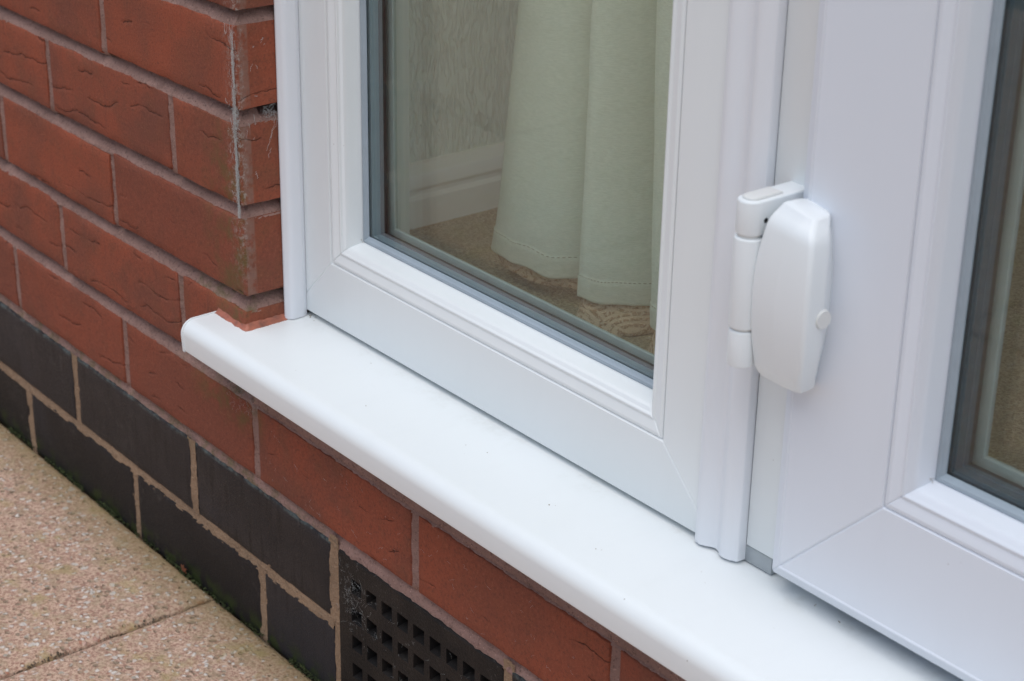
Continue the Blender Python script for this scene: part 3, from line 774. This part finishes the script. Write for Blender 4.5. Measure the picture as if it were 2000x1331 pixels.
sp_ = fillet([(XW, FZ-4, 0), (XW+15, FZ-4, 0), (XW+15, FZ+26, 1.5), (XW+11.5, FZ+29, 1.5), (XW+11.5, FZ+33, 1), (XW+14, FZ+36, 3), (XW+11, FZ+48, 6), (XW+4, FZ+55, 2), (XW, FZ+56, 0)], 5)
V, F = strip([[(x, y, z) for x, z in sp_] for y in (127, 4199)])
tag(link('skirting_board', mesh(V, F, smooth=40), 'skirting'), 'cream moulded skirting board along the foot of the embossed wallpaper', 'skirting board')

# ------------------------------------------------------------------ curtain
cur = thing('curtain', 'pale green lined curtain with deep folds hanging behind the window glass', 'curtain', (270, 200, FZ))
bot = [(60, 222), (66, 200), (88, 188), (124, 185), (156, 195), (174, 222), (181, 246), (184.5, 236), (187, 205), (194, 186), (208, 180), (224, 188), (240, 205), (252, 232), (257, 250), (260, 238), (264, 205), (278, 189), (310, 185), (346, 192), (368, 212), (378, 240), (386, 218), (398, 196), (428, 186), (460, 196), (480, 232)]
top = [(94, 222), (99, 205), (114, 196), (138, 194), (162, 203), (178, 224), (184, 244), (187, 234), (189.5, 208), (196, 190), (206, 186), (217, 191), (229, 206), (238, 230), (243, 246), (246, 234), (250, 205), (264, 193), (300, 189), (340, 195), (364, 212), (376, 236), (385, 216), (398, 198), (430, 190), (462, 198), (480, 228)]
def crom(P, n=7):
    o = []
    for i in range(len(P)-1):
        p0, p1, p2, p3 = P[max(i-1, 0)], P[i], P[i+1], P[min(i+2, len(P)-1)]
        for q in range(n):
            t = q/n
            o.append(tuple(.5*((2*p1[a])+(-p0[a]+p2[a])*t+(2*p0[a]-5*p1[a]+4*p2[a]-p3[a])*t*t+(-p0[a]+3*p1[a]-3*p2[a]+p3[a])*t**3) for a in (0, 1)))
    o.append(P[-1]); return o
B, T = crom(bot), crom(top)
def cpt(i, z, dy=0):
    t = min(1, max(0, (z-185)/290.)); t = t**.8; a = B[i]; b = T[i]
    x, y = a[0]*(1-t)+b[0]*t, a[1]*(1-t)+b[1]*t
    y += 1.1*fb(x*.02, z*.012, 3)+.5*fb(x*.05, z*.03, 8)
    return (x, y+dy, z)
def hem(i):
    x = B[i][0]
    return 189.+1.6*math.sin(x*.06+1.)+1.6*abs(math.sin(x*.085))+1.2*fb(x*.05, 4, 1)
zs_ = [0, .8, 2, 5, 9, 14, 18, 19.2, 21, 26, 34, 46, 60, 78, 98, 120, 145, 172, 200, 232, 268, 320, 400, 600, 1100, 1850]
secs = [[cpt(i, hem(i)+dz, (-.9 if dz < 18.5 else 0)+(.9 if dz == 0 else 0)) for i in range(len(B))] for dz in zs_]
link('lining', mesh(*strip(secs), smooth=70), 'lining', cur)
def fhem(x): return FZ+.8+11.0*(1-min(1, max(0, (x-160)/26.)))+1.6*math.sin(x*.13)+1.5*fb(x*.05, 2, 6)
def fdy(x, dz): return 7.0-(12.0*min(1, max(0, (x-165)/20.)))*(1-min(1, dz/26.))+2.2*math.sin(x*.1)*(1-min(1, dz/40.))
secs = [[cpt(i, fhem(B[i][0])+dz, fdy(B[i][0], dz)+(1.5 if dz == 0 else 0)) for i in range(len(B))] for dz in (0, 1, 4, 9, 14, 20, 30, 45, 80, 160, 300, 600, 1800)]
link('face_fabric', mesh(*strip(secs), smooth=70), 'embroidery', cur)
parts = []
for i in range(len(B)-1):
    p, q = Vector(cpt(i, hem(i)+18.6, -1.1)), Vector(cpt(i+1, hem(i+1)+18.6, -1.1))
    L_ = (q-p).length; k = max(1, int(L_/2.6))
    for j in range(k):
        a, b = p.lerp(q, j/k), p.lerp(q, (j+.55)/k)
        parts.append(([tuple(a+Vector((0, -.2, -.35))), tuple(b+Vector((0, -.2, -.35))), tuple(b+Vector((0, -.2, .35))), tuple(a+Vector((0, -.2, .35))), tuple((a+b)/2+Vector((0, -.6, 0)))], [(0, 1, 4), (1, 2, 4), (2, 3, 4), (3, 0, 4)]))
link('hem_stitching', mesh(*merge(parts), smooth=0), 'thread', cur, kind='stuff')

# ------------------------------------------------------------------ small things
def strands(name, paths, rad, label):
    parts = []
    for pth in paths:
        secs = []
        for i, p in enumerate(pth):
            p = Vector(p); d = (Vector(pth[min(i+1, len(pth)-1)])-Vector(pth[max(i-1, 0)])).normalized()
            a = d.orthogonal().normalized(); b = d.cross(a)
            rw = rad*(.6+.8*rnd.random())
            secs.append([tuple(p+(a*math.cos(q)+b*math.sin(q))*rw) for q in (0, 2.09, 4.19)])
        parts.append(strip(secs, True))
    return link(name, mesh(*merge(parts), smooth=80), 'web', label=label, kind='stuff')
W = random.Random(3)
def zig(a, b, n, amp): return [tuple(Vector(a).lerp(Vector(b), k/n)+Vector((W.gauss(0, amp), W.gauss(0, amp*.6), W.gauss(0, amp)))*(0 if k in (0, n) else 1)) for k in range(n+1)]
paths = []
for k in range(64):
    z0 = W.uniform(245, 400); L_ = W.uniform(20, 70)
    paths.append(zig((-2+W.uniform(-2.5, 1.2), -1.2+W.uniform(-.6, .3), z0), (-2+W.uniform(-2.5, 1.8), -1.2+W.uniform(-.6, .4), max(236, z0-L_)), 14, .7))
for k in range(70):
    z = W.gauss(312, 9); x = W.uniform(-5, 2)
    paths.append(zig((x, -.8-W.random(), z), (x+W.uniform(-4, 4), -1+W.random(), z+W.uniform(-7, 7)), 5, .8))
for k in range(26):
    z = W.uniform(245, 390); x = W.uniform(-14, -1)
    paths.append(zig((x, -.9, z), (x+W.uniform(-3, 3), -.7, z+W.uniform(-9, 9)), 4, .8))
for k in range(14):
    z = W.uniform(255, 385); y = W.uniform(6, 30)
    paths.append(zig((.9, y, z), (.8, y+W.uniform(-3, 3), z+W.uniform(-9, 9)), 4, .6))
strands('cobweb', paths, .10, 'grey cobweb strands down the brick corner beside the window')
paths = []
for k in range(36):
    y, z = W.uniform(24, 36), W.gauss(318, 2.5)
    paths.append(zig((-1+W.uniform(-4, 2.5), y, z), (W.uniform(-2, 3), y+W.uniform(-8, 5), z+W.uniform(-4, 4)), 5, 1.0))
paths += [zig((2.5, 35, 314), (1.2, 24, 288), 12, .5), zig((2.5, 33, 316), (1.2, 27, 296), 10, .5)]
strands('cobweb', paths, .09, 'pale cobweb tuft in the open mortar gap next to the white trim')
paths = []
for k in range(60):
    x, z = W.gauss(150, 9), W.gauss(-44, 11)
    paths.append(zig((x, -.7, z), (x+W.uniform(-11, 11), -.5, z+W.uniform(-10, 10)), 6, .9))
for k in range(40):
    x, z = W.uniform(140, 300), W.uniform(-90, -20)
    paths.append(zig((x, -.6, z), (x+W.uniform(-6, 6), -.5, z+W.uniform(-6, 6)), 4, .7))
strands('cobweb', paths, .04, 'thin cobweb over the corner holes of the dark air brick')
paths = []
for k in range(60):
    x = W.gauss(-8, 16); z = W.uniform(66, 88)
    paths.append(zig((x, W.uniform(-3, 1), z), (x+W.uniform(-8, 8), W.uniform(-3, 1), z+W.uniform(-9, 7)), 5, .9))
for k in range(60):
    x = W.uniform(20, 420); z = W.uniform(12, 66)
    paths.append(zig((x, -.6, z), (x+W.uniform(-7, 7), -.6, z+W.uniform(-4, 4)), 4, .5))
strands('cobweb', paths, .04, 'wispy cobweb on the red bricks under the sill')
# moss along the wall foot
parts = []
for k in range(5200):
    x = W.uniform(-1000, 700); dens = noise.fractal(Vector((x*.02, 0, 4)), 1, 2, 3)
    if dens < -.25+W.random()*.5: continue
    y = -W.random()**1.6*4.5; z = GZ-3+W.random()*2.2+(3.2*max(0, dens))*(1+y/5)
    s_ = W.uniform(.6, 1.8); a = W.uniform(0, 6.28); h_ = W.uniform(.6, 2.2)
    p = Vector((x, y, z))
    parts.append(([tuple(p+Vector((math.cos(a+q)*s_, math.sin(a+q)*s_*.7, 0))) for q in (0, 2.1, 4.2)]+[tuple(p+Vector((W.uniform(-.8, .8), -W.random()*.6, h_)))], [(0, 1, 3), (1, 2, 3), (2, 0, 3)]))
link('moss', mesh(*merge(parts), smooth=0), 'moss', kind='stuff', label='thin line of green moss where the paving meets the dark bricks')
# grit lodged in the slab joint
parts = []
for k in range(700):
    x = -76+450*W.choice((-1, 0, 0, 0))+W.gauss(0, 1.3); y = -W.random()*445; s_ = W.uniform(.5, 1.6); z = GZ-4.5+W.random()*3
    if noise.fractal(Vector((x*.02, y*.03, 8)), 1, 2, 2) < -.1: z -= 4
    parts.append(([(x+s_, y, z), (x-s_*.6, y+s_*.8, z), (x-s_*.5, y-s_*.8, z), (x, y, z+s_*1.3)], [(0, 1, 3), (1, 2, 3), (2, 0, 3), (0, 2, 1)]))
link('joint_grit', mesh(*merge(parts), smooth=0), 'grit', kind='stuff', label='dark grit lying in the joints between the paving slabs')
# dry leaf scrap
lx, ly, lz = -126, -5.5, GZ+.8
V = []; F = []
outl = [(0, 0), (2.6, 2.2), (5.8, 1.6), (4.8, 4.2), (7.2, 7.5), (4.4, 7.6), (3.2, 11.5), (1.2, 8.4), (-1.5, 9.2), (-1.4, 6), (-4, 5.2), (-1.8, 2.6)]
for a, b in outl: V.append((lx+a, ly+1.6-.16*b+.5*math.sin(a), lz+b*.95))
V.append((lx+.9, ly+.2, lz+4.6)); n = len(outl)
F = [(k, (k+1) % n, n) for k in range(n)]
V2 = [(x, y+.5, z) for x, y, z in V]; F2 = [(c+n+1, b+n+1, a+n+1) for a, b, c in F]; F3 = [(k, k+n+1, (k+1) % n+n+1, (k+1) % n) for k in range(n)]
tag(link('dry_leaf', mesh(V+V2, F+F2+F3, smooth=0), 'leaf'), 'small dry reddish leaf lying at the foot of the dark bricks', 'leaf')

# bits of debris on the sill and dirt in the bead corners
D = random.Random(11); parts = []
spots = [(116, 43, 1.4), (174, -4, 1.6), (270, 17, 1.2), (289.5, 22, 1.6), (375, 8, 2.0), (377, 11, 1.0), (437, -5, 1.5), (441, -3, .9), (500, 30, 1.2), (512, 22, .8), (90, -12, .9), (572, 58, 1.6), (594, 56, 1.8), (575, 20, .7), (640, 10, .8), (8, 56, 2.2), (11, 54, 1.8), (14, 57, 1.6), (5, 53, 1.3), (19, 53, 1.2)]
for x, y, s_ in spots:
    s_ *= .62
    for k in range(1 if y < 50 else 2):
        z = SZ+.45+.01*max(0, y); a = D.uniform(0, 6.28); p = Vector((x+D.gauss(0, .5), y+D.gauss(0, .5), z))
        q = [p+Vector((math.cos(a+b)*s_*D.uniform(.3, .8), math.sin(a+b)*s_*.45, .25*D.random())) for b in (0, 1.5, 3.0, 4.5)]
        parts.append(([tuple(v) for v in q]+[tuple(p+Vector((0, 0, .7*s_*.6)))], [(0, 1, 4), (1, 2, 4), (2, 3, 4), (3, 0, 4)]))
for (x, y, z) in ((63.5, 71.5, 220.5), (647.0, 60.5, 260.0)):
    for k in range(9):
        p = Vector((x+D.gauss(0, 1.2), y+D.uniform(-2.5, .5), z+D.gauss(.6, .8))); s_ = D.uniform(.25, .6); a = D.uniform(0, 6)
        parts.append(([tuple(p+Vector((math.cos(a+b)*s_, math.sin(a+b)*s_*.6, -.2))) for b in (0, 2.1, 4.2)]+[tuple(p+Vector((0, 0, s_)))], [(0, 1, 3), (1, 2, 3), (2, 0, 3)]))
link('debris', mesh(*merge(parts), smooth=0), 'debris', kind='stuff', label='tiny brown specks of debris lying on the white sill')
